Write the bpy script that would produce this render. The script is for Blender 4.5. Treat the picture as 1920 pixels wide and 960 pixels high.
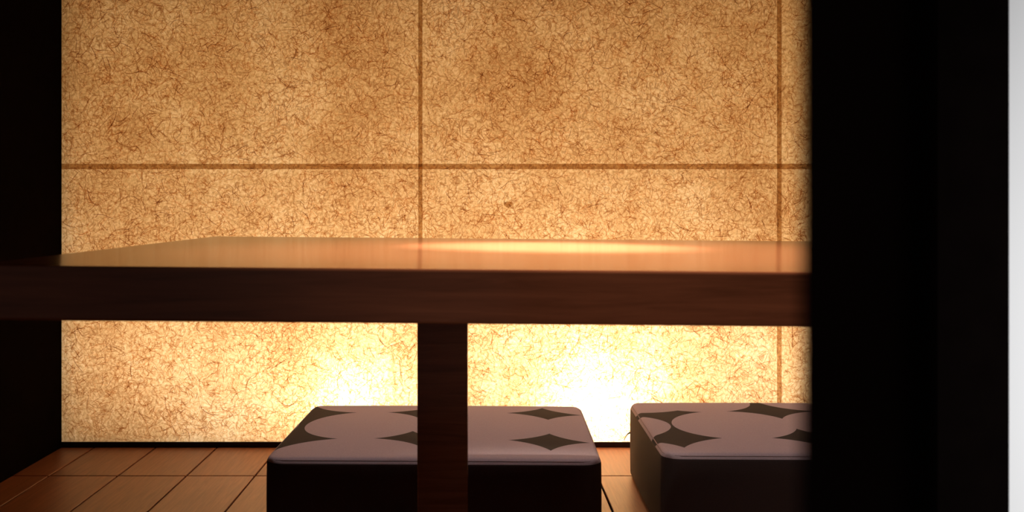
import bpy, bmesh, math, random
from mathutils import Vector
for o in list(bpy.data.objects):
    bpy.data.objects.remove(o, do_unlink=True)
S = bpy.context.scene
C = S.collection

# ------------------------------------------------------------------ camera
EYE = 0.604
cd = bpy.data.cameras.new('camera')
cd.sensor_width = 36.0
cd.lens = 1950 / 1920 * 36.0
cd.shift_x = 60 / 1920
cd.shift_y = -95 / 1920
cd.clip_start = 0.01
cd.dof.use_dof = True
cd.dof.focus_distance = 1.9
cd.dof.aperture_fstop = 9.4
cam = bpy.data.objects.new('camera', cd)
cam.location = (0, 0, EYE)
cam.rotation_euler = (math.radians(90), 0, 0)
C.objects.link(cam)
S.camera = cam

# ------------------------------------------------------------------ world, view
w = bpy.data.worlds.new('world')
S.world = w
w.use_nodes = True
w.node_tree.nodes['Background'].inputs[0].default_value = (1.0, 0.72, 0.62, 1)
w.node_tree.nodes['Background'].inputs[1].default_value = 0.06
S.view_settings.view_transform = 'Standard'
S.view_settings.look = 'None'
S.view_settings.gamma = 1.0
S.view_settings.use_curve_mapping = False
S.view_settings.exposure = 0.0
S.cycles.transparent_max_bounces = 24
S.cycles.max_bounces = 10
S.cycles.transmission_bounces = 10
S.cycles.sample_clamp_indirect = 6.0

# ------------------------------------------------------------------ lights
WALL_Y = 2.60          # face of the paper wall
BOX_Y = 2.90           # back of the lantern cavity behind it

def area(name, loc, rot, sx, sy, power, col):
    l = bpy.data.lights.new(name, 'AREA')
    l.shape = 'RECTANGLE'; l.size = sx; l.size_y = sy
    l.energy = power; l.color = col
    o = bpy.data.objects.new(name, l); o.location = loc; o.rotation_euler = rot
    C.objects.link(o); return o

def point(name, loc, power, col, r):
    l = bpy.data.lights.new(name, 'POINT')
    l.energy = power; l.color = col; l.shadow_soft_size = r
    o = bpy.data.objects.new(name, l); o.location = loc
    C.objects.link(o); return o

def spot(name, loc, target, power, col, deg, blend, r):
    l = bpy.data.lights.new(name, 'SPOT')
    l.energy = power; l.color = col; l.spot_size = math.radians(deg)
    l.spot_blend = blend; l.shadow_soft_size = r
    o = bpy.data.objects.new(name, l); o.location = loc
    d = Vector(target) - Vector(loc)
    o.rotation_euler = d.to_track_quat('-Z', 'Y').to_euler()
    C.objects.link(o); return o

WARM = (1.0, 0.84, 0.56)
SOFT = (1.0, 0.98, 0.95)
# lamps inside the lantern wall: two bulbs on its floor, a strip lamp between them, a wash above
point('lantern_bulb', (0.30, 2.71, 0.10), 10.0, SOFT, 0.03)
point('lantern_bulb', (-0.33, 2.71, 0.095), 4.6, SOFT, 0.03)
area('lantern_strip_lamp', (0.10, 2.86, 0.22), (math.radians(-90), 0, 0), 2.1, 0.06, 6.8, SOFT)
area('lantern_upper_lamp', (0.08, 2.88, 0.78), (math.radians(-90), 0, 0), 2.2, 0.9, 5.6, WARM)
# table downlight as a wide and a narrow cone, then an added cushion fill
spot('table_downlight', (0.14, 1.26, 2.28), (0.14, 1.26, 0), 380, (1.0, 0.86, 0.72), 36, 1.0, 0.03)
spot('table_downlight', (0.10, 1.41, 2.28), (0.10, 1.41, 0), 1900, (1.0, 0.95, 0.84), 15, 1.0, 0.03)
spot('cushion_fill', (0.25, 1.98, 2.28), (0.25, 2.02, 0), 50, (1.0, 0.84, 0.80), 46, 0.6, 0.04)  # added fill to lift the cushion tops
# added fill from the far left, brightens the front edge of the table
spot('table_front_fill', (-0.9, -1.3, 0.78), (0.34, 0.9, 0.50), 46, (1.0, 0.86, 0.78), 25, 1.0, 0.12)
# added fill close to the white wall by the entrance, brightens its face
spot('white_wall_fill', (0.80, 0.38, 0.45), (0.85, 0.8, 0.45), 17, (0.98, 0.99, 1.0), 130, 0.3, 0.05)

# ------------------------------------------------------------------ materials
def new_mat(name):
    m = bpy.data.materials.new(name); m.use_nodes = True
    nt = m.node_tree
    for n in list(nt.nodes): nt.nodes.remove(n)
    out = nt.nodes.new('ShaderNodeOutputMaterial')
    return m, nt, out

def N(nt, typ, **kw):
    n = nt.nodes.new(typ)
    for k, v in kw.items():
        if k in n.inputs: n.inputs[k].default_value = v
        else: setattr(n, k, v)
    return n

def ramp(nt, fac, stops):
    r = nt.nodes.new('ShaderNodeValToRGB')
    el = r.color_ramp.elements
    while len(el) < len(stops): el.new(0.5)
    for e, (p, c) in zip(el, stops):
        e.position = p; e.color = (*c, 1)
    nt.links.new(fac, r.inputs[0]); return r.outputs[0]

def math_(nt, op, a, b=None):
    n = nt.nodes.new('ShaderNodeMath'); n.operation = op
    for i, v in enumerate((a, b)):
        if v is None: continue
        if isinstance(v, (int, float)): n.inputs[i].default_value = v
        else: nt.links.new(v, n.inputs[i])
    return n.outputs[0]

def plain(name, col, rough, spec=0.5, noise=0.15, scale=30, bump=0.0):
    m, nt, out = new_mat(name)
    p = N(nt, 'ShaderNodeBsdfPrincipled', Roughness=rough)
    p.inputs['Specular IOR Level'].default_value = spec
    tc = N(nt, 'ShaderNodeTexCoord')
    nz = N(nt, 'ShaderNodeTexNoise', Scale=scale, Detail=4.0)
    nt.links.new(tc.outputs['Object'], nz.inputs['Vector'])
    c = ramp(nt, nz.outputs[0], [(0.3, [x * (1 - noise) for x in col]), (0.7, [min(1, x * (1 + noise)) for x in col])])
    nt.links.new(c, p.inputs['Base Color'])
    if bump:
        b = N(nt, 'ShaderNodeBump', Strength=bump, Distance=0.002)
        nt.links.new(nz.outputs[0], b.inputs['Height']); nt.links.new(b.outputs[0], p.inputs['Normal'])
    nt.links.new(p.outputs[0], out.inputs[0]); return m

def wood(name, dark, light, rough, spec, stretch, scale, per_object=0.0, bump=0.06):
    m, nt, out = new_mat(name)
    p = N(nt, 'ShaderNodeBsdfPrincipled', Roughness=rough)
    p.inputs['Specular IOR Level'].default_value = spec
    geo = N(nt, 'ShaderNodeNewGeometry')
    mp = N(nt, 'ShaderNodeMapping'); mp.inputs['Scale'].default_value = stretch
    nt.links.new(geo.outputs['Position'], mp.inputs['Vector'])
    oi = N(nt, 'ShaderNodeObjectInfo')
    add = N(nt, 'ShaderNodeVectorMath', operation='ADD')
    nt.links.new(mp.outputs[0], add.inputs[0])
    sc = N(nt, 'ShaderNodeVectorMath', operation='SCALE'); sc.inputs[0].default_value = (7, 3, 5)
    nt.links.new(oi.outputs['Random'], sc.inputs['Scale']); nt.links.new(sc.outputs[0], add.inputs[1])
    nz = N(nt, 'ShaderNodeTexNoise', Scale=scale, Detail=6.0, Roughness=0.65, Distortion=0.6)
    nt.links.new(add.outputs[0], nz.inputs['Vector'])
    c = ramp(nt, nz.outputs[0], [(0.32, dark), (0.68, light)])
    if per_object:
        hs = N(nt, 'ShaderNodeHueSaturation')
        v = math_(nt, 'ADD', math_(nt, 'MULTIPLY', oi.outputs['Random'], per_object), 1 - per_object / 2)
        nt.links.new(v, hs.inputs['Value']); nt.links.new(c, hs.inputs['Color']); c = hs.outputs[0]
    nt.links.new(c, p.inputs['Base Color'])
    b = N(nt, 'ShaderNodeBump', Strength=bump, Distance=0.001)
    nt.links.new(nz.outputs[0], b.inputs['Height']); nt.links.new(b.outputs[0], p.inputs['Normal'])
    nt.links.new(p.outputs[0], out.inputs[0]); return m

def paper_mat():
    m, nt, out = new_mat('washi paper')
    geo = N(nt, 'ShaderNodeNewGeometry')
    big = N(nt, 'ShaderNodeTexNoise', Scale=5.0, Detail=5.0, Roughness=0.65)
    fine = N(nt, 'ShaderNodeTexNoise', Scale=130.0, Detail=3.0, Roughness=0.7)
    worm = N(nt, 'ShaderNodeTexNoise', Scale=34.0, Detail=2.0, Distortion=1.2)
    for n in (big, fine, worm): nt.links.new(geo.outputs['Position'], n.inputs['Vector'])
    # thin curled contour lines of the worm noise: the finest hairs in the pulp
    ab = math_(nt, 'ABSOLUTE', math_(nt, 'SUBTRACT', worm.outputs[0], 0.5))
    hair = math_(nt, 'MULTIPLY', math_(nt, 'LESS_THAN', ab, 0.022), 0.62)
    pulp = math_(nt, 'ADD', math_(nt, 'MULTIPLY', big.outputs[0], 0.42), math_(nt, 'MULTIPLY', fine.outputs[0], 0.58))
    base = ramp(nt, pulp, [(0.38, (0.52, 0.27, 0.10)), (0.50, (0.76, 0.47, 0.215)), (0.62, (0.93, 0.68, 0.39))])
    mx = N(nt, 'ShaderNodeMix', data_type='RGBA'); mx.blend_type = 'MIX'
    nt.links.new(hair, mx.inputs['Factor']); nt.links.new(base, mx.inputs['A'])
    mx.inputs['B'].default_value = (0.42, 0.19, 0.06, 1)
    col = mx.outputs['Result']
    tr = N(nt, 'ShaderNodeBsdfTranslucent'); df = N(nt, 'ShaderNodeBsdfDiffuse')
    nt.links.new(col, tr.inputs[0]); nt.links.new(col, df.inputs[0])
    ms = N(nt, 'ShaderNodeMixShader', Fac=0.35)
    nt.links.new(tr.outputs[0], ms.inputs[1]); nt.links.new(df.outputs[0], ms.inputs[2])
    nt.links.new(ms.outputs[0], out.inputs[0]); return m

def film(name, col, rnd=0.0, grain=None):
    m, nt, out = new_mat(name)
    t = N(nt, 'ShaderNodeBsdfTransparent')
    geo = N(nt, 'ShaderNodeNewGeometry')
    if rnd:
        c = ramp(nt, geo.outputs['Random Per Island'], [(0.0, col), (1.0, [min(1, x + rnd) for x in col])])
        nt.links.new(c, t.inputs[0])
    elif grain:
        nz = N(nt, 'ShaderNodeTexNoise', Scale=grain, Detail=3.0)
        nt.links.new(geo.outputs['Position'], nz.inputs['Vector'])
        c = ramp(nt, nz.outputs[0], [(0.3, [x * 0.72 for x in col]), (0.7, [min(1, x * 1.2) for x in col])])
        nt.links.new(c, t.inputs[0])
    else:
        t.inputs[0].default_value = (*col, 1)
    nt.links.new(t.outputs[0], out.inputs[0]); return m

def cushion_mat(name, ells, ztop, light, dark):
    """printed cloth: pale discs that run into one another on a dark ground; ells = (cx, cy, rx, ry) in metres"""
    m, nt, out = new_mat(name)
    tc = N(nt, 'ShaderNodeTexCoord')
    sp = N(nt, 'ShaderNodeSeparateXYZ'); nt.links.new(tc.outputs['Object'], sp.inputs[0])
    sn = N(nt, 'ShaderNodeSeparateXYZ'); nt.links.new(tc.outputs['Normal'], sn.inputs[0])
    drop = math_(nt, 'MAXIMUM', math_(nt, 'SUBTRACT', ztop, sp.outputs[2]), 0.0)
    u = math_(nt, 'ADD', sp.outputs[0], math_(nt, 'MULTIPLY', sn.outputs[0], drop))
    v = math_(nt, 'ADD', sp.outputs[1], math_(nt, 'MULTIPLY', sn.outputs[1], drop))
    cur = None
    for cx, cy, rx, ry in ells:
        a = math_(nt, 'DIVIDE', math_(nt, 'SUBTRACT', u, cx), rx)
        b = math_(nt, 'DIVIDE', math_(nt, 'SUBTRACT', v, cy), ry)
        d = math_(nt, 'ADD', math_(nt, 'MULTIPLY', a, a), math_(nt, 'MULTIPLY', b, b))
        cur = d if cur is None else math_(nt, 'MINIMUM', cur, d)
    fac = math_(nt, 'MULTIPLY', math_(nt, 'LESS_THAN', cur, 1.0), math_(nt, 'LESS_THAN', drop, 0.0045))   # the side band is plain dark cloth
    weave = N(nt, 'ShaderNodeTexNoise', Scale=420.0, Detail=2.0)
    nt.links.new(tc.outputs['Object'], weave.inputs['Vector'])
    mx = N(nt, 'ShaderNodeMix', data_type='RGBA')
    nt.links.new(fac, mx.inputs['Factor'])
    gm = N(nt, 'ShaderNodeMix', data_type='RGBA')      # side band a little browner than the printed ground
    nt.links.new(math_(nt, 'LESS_THAN', drop, 0.0045), gm.inputs['Factor'])
    gm.inputs['A'].default_value = (0.060, 0.042, 0.040, 1); gm.inputs['B'].default_value = (*dark, 1)
    nt.links.new(gm.outputs['Result'], mx.inputs['A']); mx.inputs['B'].default_value = (*light, 1)
    hs = N(nt, 'ShaderNodeHueSaturation')
    nt.links.new(math_(nt, 'ADD', math_(nt, 'MULTIPLY', weave.outputs[0], 0.3), 0.85), hs.inputs['Value'])
    nt.links.new(mx.outputs['Result'], hs.inputs['Color'])
    p = N(nt, 'ShaderNodeBsdfPrincipled', Roughness=0.85)
    p.inputs['Specular IOR Level'].default_value = 0.2
    nt.links.new(hs.outputs[0], p.inputs['Base Color'])
    b = N(nt, 'ShaderNodeBump', Strength=0.15, Distance=0.001)
    nt.links.new(weave.outputs[0], b.inputs['Height']); nt.links.new(b.outputs[0], p.inputs['Normal'])
    nt.links.new(p.outputs[0], out.inputs[0]); return m

M_paper = paper_mat()
M_fibre = film('paper fibres', (0.60, 0.42, 0.28), 0.36)
M_fibre_dark = film('dark paper fibres', (0.34, 0.17, 0.08), 0.28)
M_joint = film('paper joint overlap', (0.52, 0.36, 0.22), grain=150)
M_black = plain('black stained timber', (0.0025, 0.0015, 0.0013), 1.0, 0.0)
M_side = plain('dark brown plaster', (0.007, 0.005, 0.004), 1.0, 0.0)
M_ceil = plain('dark ceiling board', (0.03, 0.02, 0.015), 0.9, 0.1)
M_box = plain('white lantern cavity', (0.80, 0.76, 0.70), 0.9, 0.1, 0.03)
M_white = plain('white wall paint', (0.80, 0.80, 0.80), 0.7, 0.2, 0.01, 8)
M_rail = plain('dark sill timber', (0.03, 0.013, 0.008), 0.6, 0.3)
M_sub = plain('dark subfloor', (0.012, 0.006, 0.004), 0.9, 0.05)
M_plank = wood('brown floor board', (0.20, 0.068, 0.030), (0.33, 0.120, 0.054), 0.40, 0.4, (40, 2.2, 1), 4.0, 0.16)
M_table = wood('table wood', (0.21, 0.066, 0.030), (0.36, 0.116, 0.053), 0.15, 0.5, (1.6, 26, 26), 4.0, 0, 0.03)

# ------------------------------------------------------------------ mesh helpers
def mesh_obj(name, verts, faces, mat, parent=None, smooth=False):
    me = bpy.data.meshes.new(name)
    me.from_pydata(verts, [], faces); me.update()
    if smooth:
        for p in me.polygons: p.use_smooth = True
    me.materials.append(mat)
    o = bpy.data.objects.new(name, me); C.objects.link(o)
    if parent: o.parent = parent
    return o

def box_mesh(name, x0, x1, y0, y1, z0, z1, mat, bevel=0.0, seg=2):
    bm = bmesh.new()
    bmesh.ops.create_cube(bm, size=1)
    for v in bm.verts:
        v.co = Vector((x0 + (v.co.x + .5) * (x1 - x0), y0 + (v.co.y + .5) * (y1 - y0), z0 + (v.co.z + .5) * (z1 - z0)))
    if bevel:
        bmesh.ops.bevel(bm, geom=bm.edges[:], offset=bevel, segments=seg, profile=0.5, affect='EDGES')
    me = bpy.data.meshes.new(name); bm.to_mesh(me); bm.free(); me.materials.append(mat)
    return me

def box(name, x0, x1, y0, y1, z0, z1, mat, parent=None, bevel=0.0, seg=2):
    o = bpy.data.objects.new(name, box_mesh(name, x0, x1, y0, y1, z0, z1, mat, bevel, seg))
    C.objects.link(o)
    if parent: o.parent = parent
    return o

def structure(o, label, cat):
    o['kind'] = 'structure'; o['label'] = label; o['category'] = cat; return o

def empty(name, loc, rz=0):
    o = bpy.data.objects.new(name, None); C.objects.link(o)
    o.empty_display_size = 0.1; o.location = loc; o.rotation_euler = (0, 0, rz); return o

# ------------------------------------------------------------------ setting
XL, XR, CEIL = -1.046, 1.645, 2.30
floor = structure(box('floor', XL - 0.1, XR + 0.1, -0.6, BOX_Y + 0.05, -0.10, -0.022, M_sub),
                  'brown wooden board floor in front of the glowing paper wall', 'floor')
PW, J = 0.153, 0.0040
first = -0.809 - PW * 2
rows = [(2.323, 2.597), (1.413, 2.323), (0.503, 1.413)]
for r, (ya, yb) in enumerate(rows):
    shared = None
    for k in range(18):
        xa = first + k * PW; xb = xa + PW
        if xb > XR + 0.001: break
        g = J / 2
        if xa < XL:
            box('floor_board', XL + 0.001, xb - g, ya + g, yb - g, -0.022, 0.0, M_plank, floor, 0.0016, 2); continue
        if shared is None:
            shared = box_mesh('floor_board', g, PW - g, ya + g, yb - g, -0.022, 0.0, M_plank, 0.0016, 2)
        o = bpy.data.objects.new('floor_board', shared); C.objects.link(o)
        o.location.x = xa; o.parent = floor
    if r == 0: last_x = xa

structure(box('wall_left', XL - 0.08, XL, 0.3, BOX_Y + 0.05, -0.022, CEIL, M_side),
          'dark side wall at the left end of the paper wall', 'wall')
structure(box('wall_right', XR, XR + 0.08, 0.85, BOX_Y + 0.05, -0.022, CEIL, M_side),
          'dark side wall at the hidden right end of the niche', 'wall')
structure(box('ceiling', XL - 0.08, XR + 0.08, 0.3, BOX_Y + 0.05, CEIL, CEIL + 0.06, M_ceil),
          'dark ceiling above the niche', 'ceiling')
structure(box('wall_behind', XL, XR, BOX_Y, BOX_Y + 0.05, -0.022, CEIL, M_box),
          'white back of the light cavity behind the paper wall', 'wall')
for nm, xa in (('wall_cavity_left', XL), ('wall_cavity_right', XR - 0.004)):  # unseen white linings, added to bounce light onto the ends of the paper
    structure(box(nm, xa, xa + 0.004, WALL_Y + 0.032, BOX_Y, -0.020, CEIL, M_box),
              'added white reflector at the ' + nm.split('_')[-1] + ' end of the light cavity', 'wall')
structure(box('trim_1', XL, XR, WALL_Y - 0.004, WALL_Y + 0.018, -0.022, 0.013, M_rail, bevel=0.002),
          'thin dark sill under the paper wall', 'trim')

structure(box('paper_foot_blocker', XL, XR, WALL_Y + 0.018, WALL_Y + 0.030, -0.022, 0.026, M_rail, bevel=0.002),  # unseen lip, added to darken the lowest part of the paper
          'added dark strip shading the foot of the paper wall from behind', 'trim')

# paper wall: sheets pasted side by side, with darker overlaps at the joints
wall = empty('wall_back', (0, WALL_Y, 0))
structure(wall, 'glowing backlit wall of fibrous tan paper sheets', 'wall')
xs = [XL, -0.149, 0.748, XR]
zs = [0.013, 0.701, 1.389, CEIL]
for i in range(3):
    for j in range(3):
        mesh_obj('paper_sheet', [(xs[i], 0, zs[j]), (xs[i + 1], 0, zs[j]), (xs[i + 1], 0, zs[j + 1]), (xs[i], 0, zs[j + 1])], [(0, 1, 2, 3)], M_paper, wall)
T = 0.0003
for x, wd in ((-0.149, 0.0105), (0.748, 0.0115)):
    mesh_obj('joint_strip', [(x - wd / 2, -0.0012, 0.013), (x + wd / 2, -0.0012, 0.013), (x + wd / 2, -0.0012, CEIL), (x - wd / 2, -0.0012, CEIL)],
             [(0, 1, 2, 3)], M_joint, wall)
for z, ht in ((0.701, 0.0135), (1.389, 0.0135)):
    for i in range(3):
        mesh_obj('joint_strip', [(xs[i], -0.0014, z - ht / 2), (xs[i + 1], -0.0014, z - ht / 2), (xs[i + 1], -0.0014, z + ht / 2), (xs[i], -0.0014, z + ht / 2)],
                 [(0, 1, 2, 3)], M_joint, wall)

rnd = random.Random(11)
def fibre_mesh(name, x0, x1, z0, z1, count, lmin, lmax, wmin, wmax, mat, y0, curl):
    V, F = [], []
    clumps = [(rnd.uniform(x0, x1), rnd.uniform(z0, z1), rnd.uniform(0.02, 0.12)) for _ in range(count // 90 + 3)]
    for _ in range(count):
        if rnd.random() < 0.35:
            cx, cz, cr = rnd.choice(clumps)
            x, z = rnd.gauss(cx, cr), rnd.gauss(cz, cr)
        else:
            x, z = rnd.uniform(x0, x1), rnd.uniform(z0, z1)
        L = rnd.uniform(lmin, lmax) * (0.6 + 0.8 * rnd.random()); n = 7
        wd = rnd.uniform(wmin, wmax); a = rnd.uniform(0, 2 * math.pi)
        k = rnd.gauss(0, curl); dk = rnd.gauss(0, curl * 0.6)
        y = y0 - rnd.random() * 0.0006
        pts = []
        for s in range(n):
            pts.append((x, z, a)); st = L / (n - 1)
            x += math.cos(a) * st; z += math.sin(a) * st; a += (k + dk * (s / n - 0.5)) * st + rnd.gauss(0, 0.16)
        if any(not (x0 < p[0] < x1 and z0 < p[1] < z1) for p in pts): continue
        b = len(V)
        for s, (px, pz, pa) in enumerate(pts):
            t = s / (n - 1); h = wd * 0.5 * (0.35 + 0.65 * math.sin(math.pi * min(max(t, .08), .92)))
            V.append((px - math.sin(pa) * h, y, pz + math.cos(pa) * h)); V.append((px + math.sin(pa) * h, y, pz - math.cos(pa) * h))
        for s in range(n - 1):
            q = b + 2 * s; F.append((q, q + 1, q + 3, q + 2))
    o = mesh_obj(name, V, F, mat, wall); o['kind'] = 'stuff'; return o
for i in range(3):
    for j in range(2):
        A = (xs[i + 1] - xs[i]) * (zs[j + 1] - zs[j])
        if i == 2: A *= 0.6
        fibre_mesh('paper_fibres', xs[i], xs[i + 1], zs[j], zs[j + 1], int(A * 16000), 0.010, 0.036, 0.0008, 0.0021, M_fibre, -0.0016, 34)
        fibre_mesh('dark_paper_fibres', xs[i], xs[i + 1], zs[j], zs[j + 1], int(A * 420), 0.012, 0.050, 0.0011, 0.0021, M_fibre_dark, -0.0024, 26)
# knot of bark caught in the paper, and a short loose straight strand by the right joint
kx, kz = (953 - 900) * 2.6 / 1950, EYE - (382 - 385) * 2.6 / 1950
pts = [(-9, 8), (-7, 3), (-2, 5), (4, 4), (9, 3), (8, -3), (4, -6), (1, -9), (-4, -7), (-9, -2)]
mesh_obj('bark_knot', [(kx + a * 0.00125, -0.0030, kz + b * 0.00125) for a, b in pts], [tuple(range(len(pts)))], M_joint, wall)
sx = (1485 - 900) * 2.6 / 1950
mesh_obj('loose_strand', [(sx - .0012, -0.0030, 0.25), (sx + .0012, -0.0030, 0.25), (sx + .0012, -0.0030, 0.335), (sx - .0012, -0.0030, 0.335)], [(0, 1, 2, 3)], M_fibre_dark, wall)

# entrance side: dark partition, door leaf standing ajar, white wall
structure(box('wall_front', 0.33, 0.407, 0.80, 0.85, -0.022, CEIL, M_black),
          'black partition beside the white wall strip', 'wall')
structure(box('wall_near', 0.407, XR + 0.08, 0.80, 0.85, -0.022, CEIL, M_white),
          'narrow strip of white wall at the right edge of the picture', 'wall')
leaf = box('door_1', -0.007, 0.007, 0.0, 0.722, 0.008, 2.05, M_black, bevel=0.003)
leaf.location = (0.0491, 0.1372, 0)
leaf.rotation_euler = (0, 0, -math.atan2(0.345 - 0.0504, 0.797 - 0.1372))
structure(leaf, 'black door leaf standing ajar, blurred edge close to the camera', 'door')

# ------------------------------------------------------------------ table
table = empty('low_table', (0.255, 1.32, 0))
table['label'] = 'long brown wooden table with thick top in front of the cushions'
table['category'] = 'table'
HT = EYE - 0.0555
TILT = math.radians(0.48)
top = box('tabletop', -0.699, 0.699, -0.42, 0.42, -0.0475, 0.0, M_table, table, 0.0022, 2)
top.location = (0, 0, HT - 0.255 * math.tan(TILT)); top.rotation_euler = (0, TILT, 0)
for s in (-1, 1):
    px = -0.3015 * -s
    x = s * 0.3015
    box('post', x - 0.0312, x + 0.0312, -0.0312, 0.0312, 0.022, HT - 0.0475 - (x + 0.255) * math.tan(TILT) + 0.001, M_table, table, 0.002, 2)
    box('foot', x - 0.045, x + 0.045, -0.30, 0.30, 0.0, 0.0225, M_table, table, 0.004, 2)

# ------------------------------------------------------------------ cushions
def axis(h, r, n):
    e = [h - RC * f for f in (1.0, 0.8, 0.6)] if h - RC > 0.1 else []
    e = e + [h - r * (1 - math.sin(t * math.pi / 10)) for t in range(0, 6)]
    r = RC if h - RC > 0.1 else r
    mid = [-(h - r) + 2 * (h - r) * i / n for i in range(1, n)]
    return [-v for v in reversed(e)] + mid + e

def cushion_body(name, hx, hy, H, r, mat, parent):
    ax = [axis(hx, r, 14), axis(hy, r, 12), axis(H / 2, r, 4)]
    half = (hx, hy, H / 2)
    V, F, idx = [], [], {}
    def vid(p):
        k = tuple(round(c, 6) for c in p)
        if k not in idx:
            inner = [max(-(half[i] - r), min(half[i] - r, p[i])) for i in range(3)]
            d = Vector([p[i] - inner[i] for i in range(3)])
            q = Vector(inner) + (d.normalized() * r if d.length > 1e-9 else d)
            fx, fy = 1 - (p[0] / hx) ** 2, 1 - (p[1] / hy) ** 2
            if p[2] > 0: q.z += 0.006 * max(fx, 0) ** .6 * max(fy, 0) ** .6
            fz = 1 - (2 * p[2] / H) ** 2
            q.x += math.copysign(0.004, p[0]) * fz * max(fy, 0) * abs(p[0] / hx) ** 6
            q.y += math.copysign(0.004, p[1]) * fz * max(fx, 0) * abs(p[1] / hy) ** 6
            q.z += H / 2
            ex, ey = (abs(q.x) - (hx - RC)) / RC, (abs(q.y) - (hy - RC)) / RC
            if ex > 0 and ey > 0:          # round the upright corners
                ex, ey = min(ex, 1.15), min(ey, 1.15)
                nx, ny = ex * math.sqrt(1 - ey * ey / 2), ey * math.sqrt(1 - ex * ex / 2)
                q.x = math.copysign(hx - RC + RC * nx, q.x); q.y = math.copysign(hy - RC + RC * ny, q.y)
            idx[k] = len(V); V.append(tuple(q))
        return idx[k]
    for a in range(3):
        b, c = (a + 1) % 3, (a + 2) % 3
        for s in (-1, 1):
            for i in range(len(ax[b]) - 1):
                for j in range(len(ax[c]) - 1):
                    q = []
                    for (u, v) in ((i, j), (i + 1, j), (i + 1, j + 1), (i, j + 1)):
                        p = [0, 0, 0]; p[a] = s * half[a]; p[b] = ax[b][u]; p[c] = ax[c][v]; q.append(vid(p))
                    F.append(tuple(q if s > 0 else reversed(q)))
    return mesh_obj(name, V, F, mat, parent, True)

def loop_tube(name, path, r, mat, parent, n=6):
    V, F = [], []; m = len(path)
    for i in range(m):
        p = Vector(path[i]); t = (Vector(path[(i + 1) % m]) - Vector(path[i - 1])).normalized()
        up = Vector((0, 0, 1)); sd = t.cross(up).normalized()
        for k in range(n):
            a = 2 * math.pi * k / n; V.append(tuple(p + sd * math.cos(a) * r + up * math.sin(a) * r))
    for i in range(m):
        for k in range(n):
            F.append((i * n + k, i * n + (k + 1) % n, ((i + 1) % m) * n + (k + 1) % n, ((i + 1) % m) * n + k))
    return mesh_obj(name, V, F, mat, parent, True)

LIGHT = (0.45, 0.35, 0.37); DARK = (0.036, 0.029, 0.028)
M_cord = plain('cushion piping cloth', (0.34, 0.25, 0.25), 0.85, 0.2)
CH = 0.160
RC = 0.034     # plan radius of the upright corners
def cushion(cx, cy, rz, hx, hy, ells, mname, label):
    t = empty('floor_cushion', (cx, cy, 0), rz)
    t['label'] = label; t['category'] = 'cushion'; t['group'] = 'thick block cushions along the paper wall'
    r = 0.012
    m = cushion_mat(mname, ells, CH - 0.004, LIGHT, DARK)
    cushion_body('body', hx, hy, CH, r, m, t)
    path = []
    q = r * 0.30; rc = RC
    for sx_, sy_, a0 in ((1, 1, 0), (-1, 1, 90), (-1, -1, 180), (1, -1, 270)):
        for k in range(5):
            a = math.radians(a0 + 22.5 * k)
            path.append((sx_ * (hx - rc) + (rc - q) * math.cos(a), sy_ * (hy - rc) + (rc - q) * math.sin(a), CH - q))
    loop_tube('piping', path, 0.0011, M_cord, t)
    return t

# first cushion: centre and turn read from its four top corners
c1x, c1y = -0.078, 2.062
def local(ells, cx, cy): return [(a - cx, b - cy, c, d) for a, b, c, d in ells]
E1 = [(-0.232, 2.082, 0.118, 0.130), (0.005, 2.078, 0.150, 0.136), (0.250, 2.072, 0.130, 0.134), (0.49, 2.07, 0.120, 0.13),
      (-0.232, 1.832, 0.146, 0.129), (0.005, 1.828, 0.136, 0.131), (0.250, 1.824, 0.130, 0.128), (0.49, 1.82, 0.120, 0.13),
      (-0.232, 2.332, 0.140, 0.128), (0.005, 2.328, 0.140, 0.129), (0.250, 2.324, 0.130, 0.129),
      (-0.478, 2.082, 0.112, 0.120), (-0.478, 1.832, 0.120, 0.122), (-0.478, 2.332, 0.115, 0.118),
      (-0.232, 1.58, 0.130, 0.122), (0.005, 1.58, 0.130, 0.122), (0.250, 1.58, 0.13, 0.122)]
cushion(c1x, c1y, math.radians(-1.2), 0.297, 0.247, local(E1, c1x, c1y), 'cushion cloth left',
        'thick purple-grey cushion with dark star print, partly hidden by table post')
c2x, c2y = 0.628, 2.095
E2 = [(0.236, 2.085, 0.146, 0.124), (0.508, 2.085, 0.121, 0.132), (0.752, 2.090, 0.140, 0.134), (1.0, 2.09, 0.12, 0.13),
      (0.262, 1.842, 0.128, 0.120), (0.506, 1.842, 0.142, 0.128), (0.752, 1.842, 0.136, 0.128), (1.0, 1.84, 0.12, 0.13),
      (0.360, 2.340, 0.118, 0.128), (0.486, 2.335, 0.112, 0.126), (0.748, 2.340, 0.126, 0.126), (1.0, 2.34, 0.12, 0.13)]
t2 = cushion(c2x, c2y, math.radians(-1.0), 0.297, 0.247, local(E2, c2x, c2y), 'cushion cloth right',
             'thick purple-grey cushion with dark star print, cut off by the black door edge')
# loose thread end at the back of its left side
V, F = [], []
for k in range(6):
    t = k / 5.0
    p = Vector((-0.2985 - 0.014 * t, 0.205 - 0.002 * t, 0.100 - 0.016 * t * t))
    for a in range(4):
        ang = math.pi / 2 * a
        V.append(tuple(p + Vector((0, math.cos(ang), math.sin(ang))) * 0.0018))
for k in range(5):
    for a in range(4):
        F.append((k * 4 + a, k * 4 + (a + 1) % 4, k * 4 + 4 + (a + 1) % 4, k * 4 + 4 + a))
mesh_obj('thread', V, F, M_sub, t2)
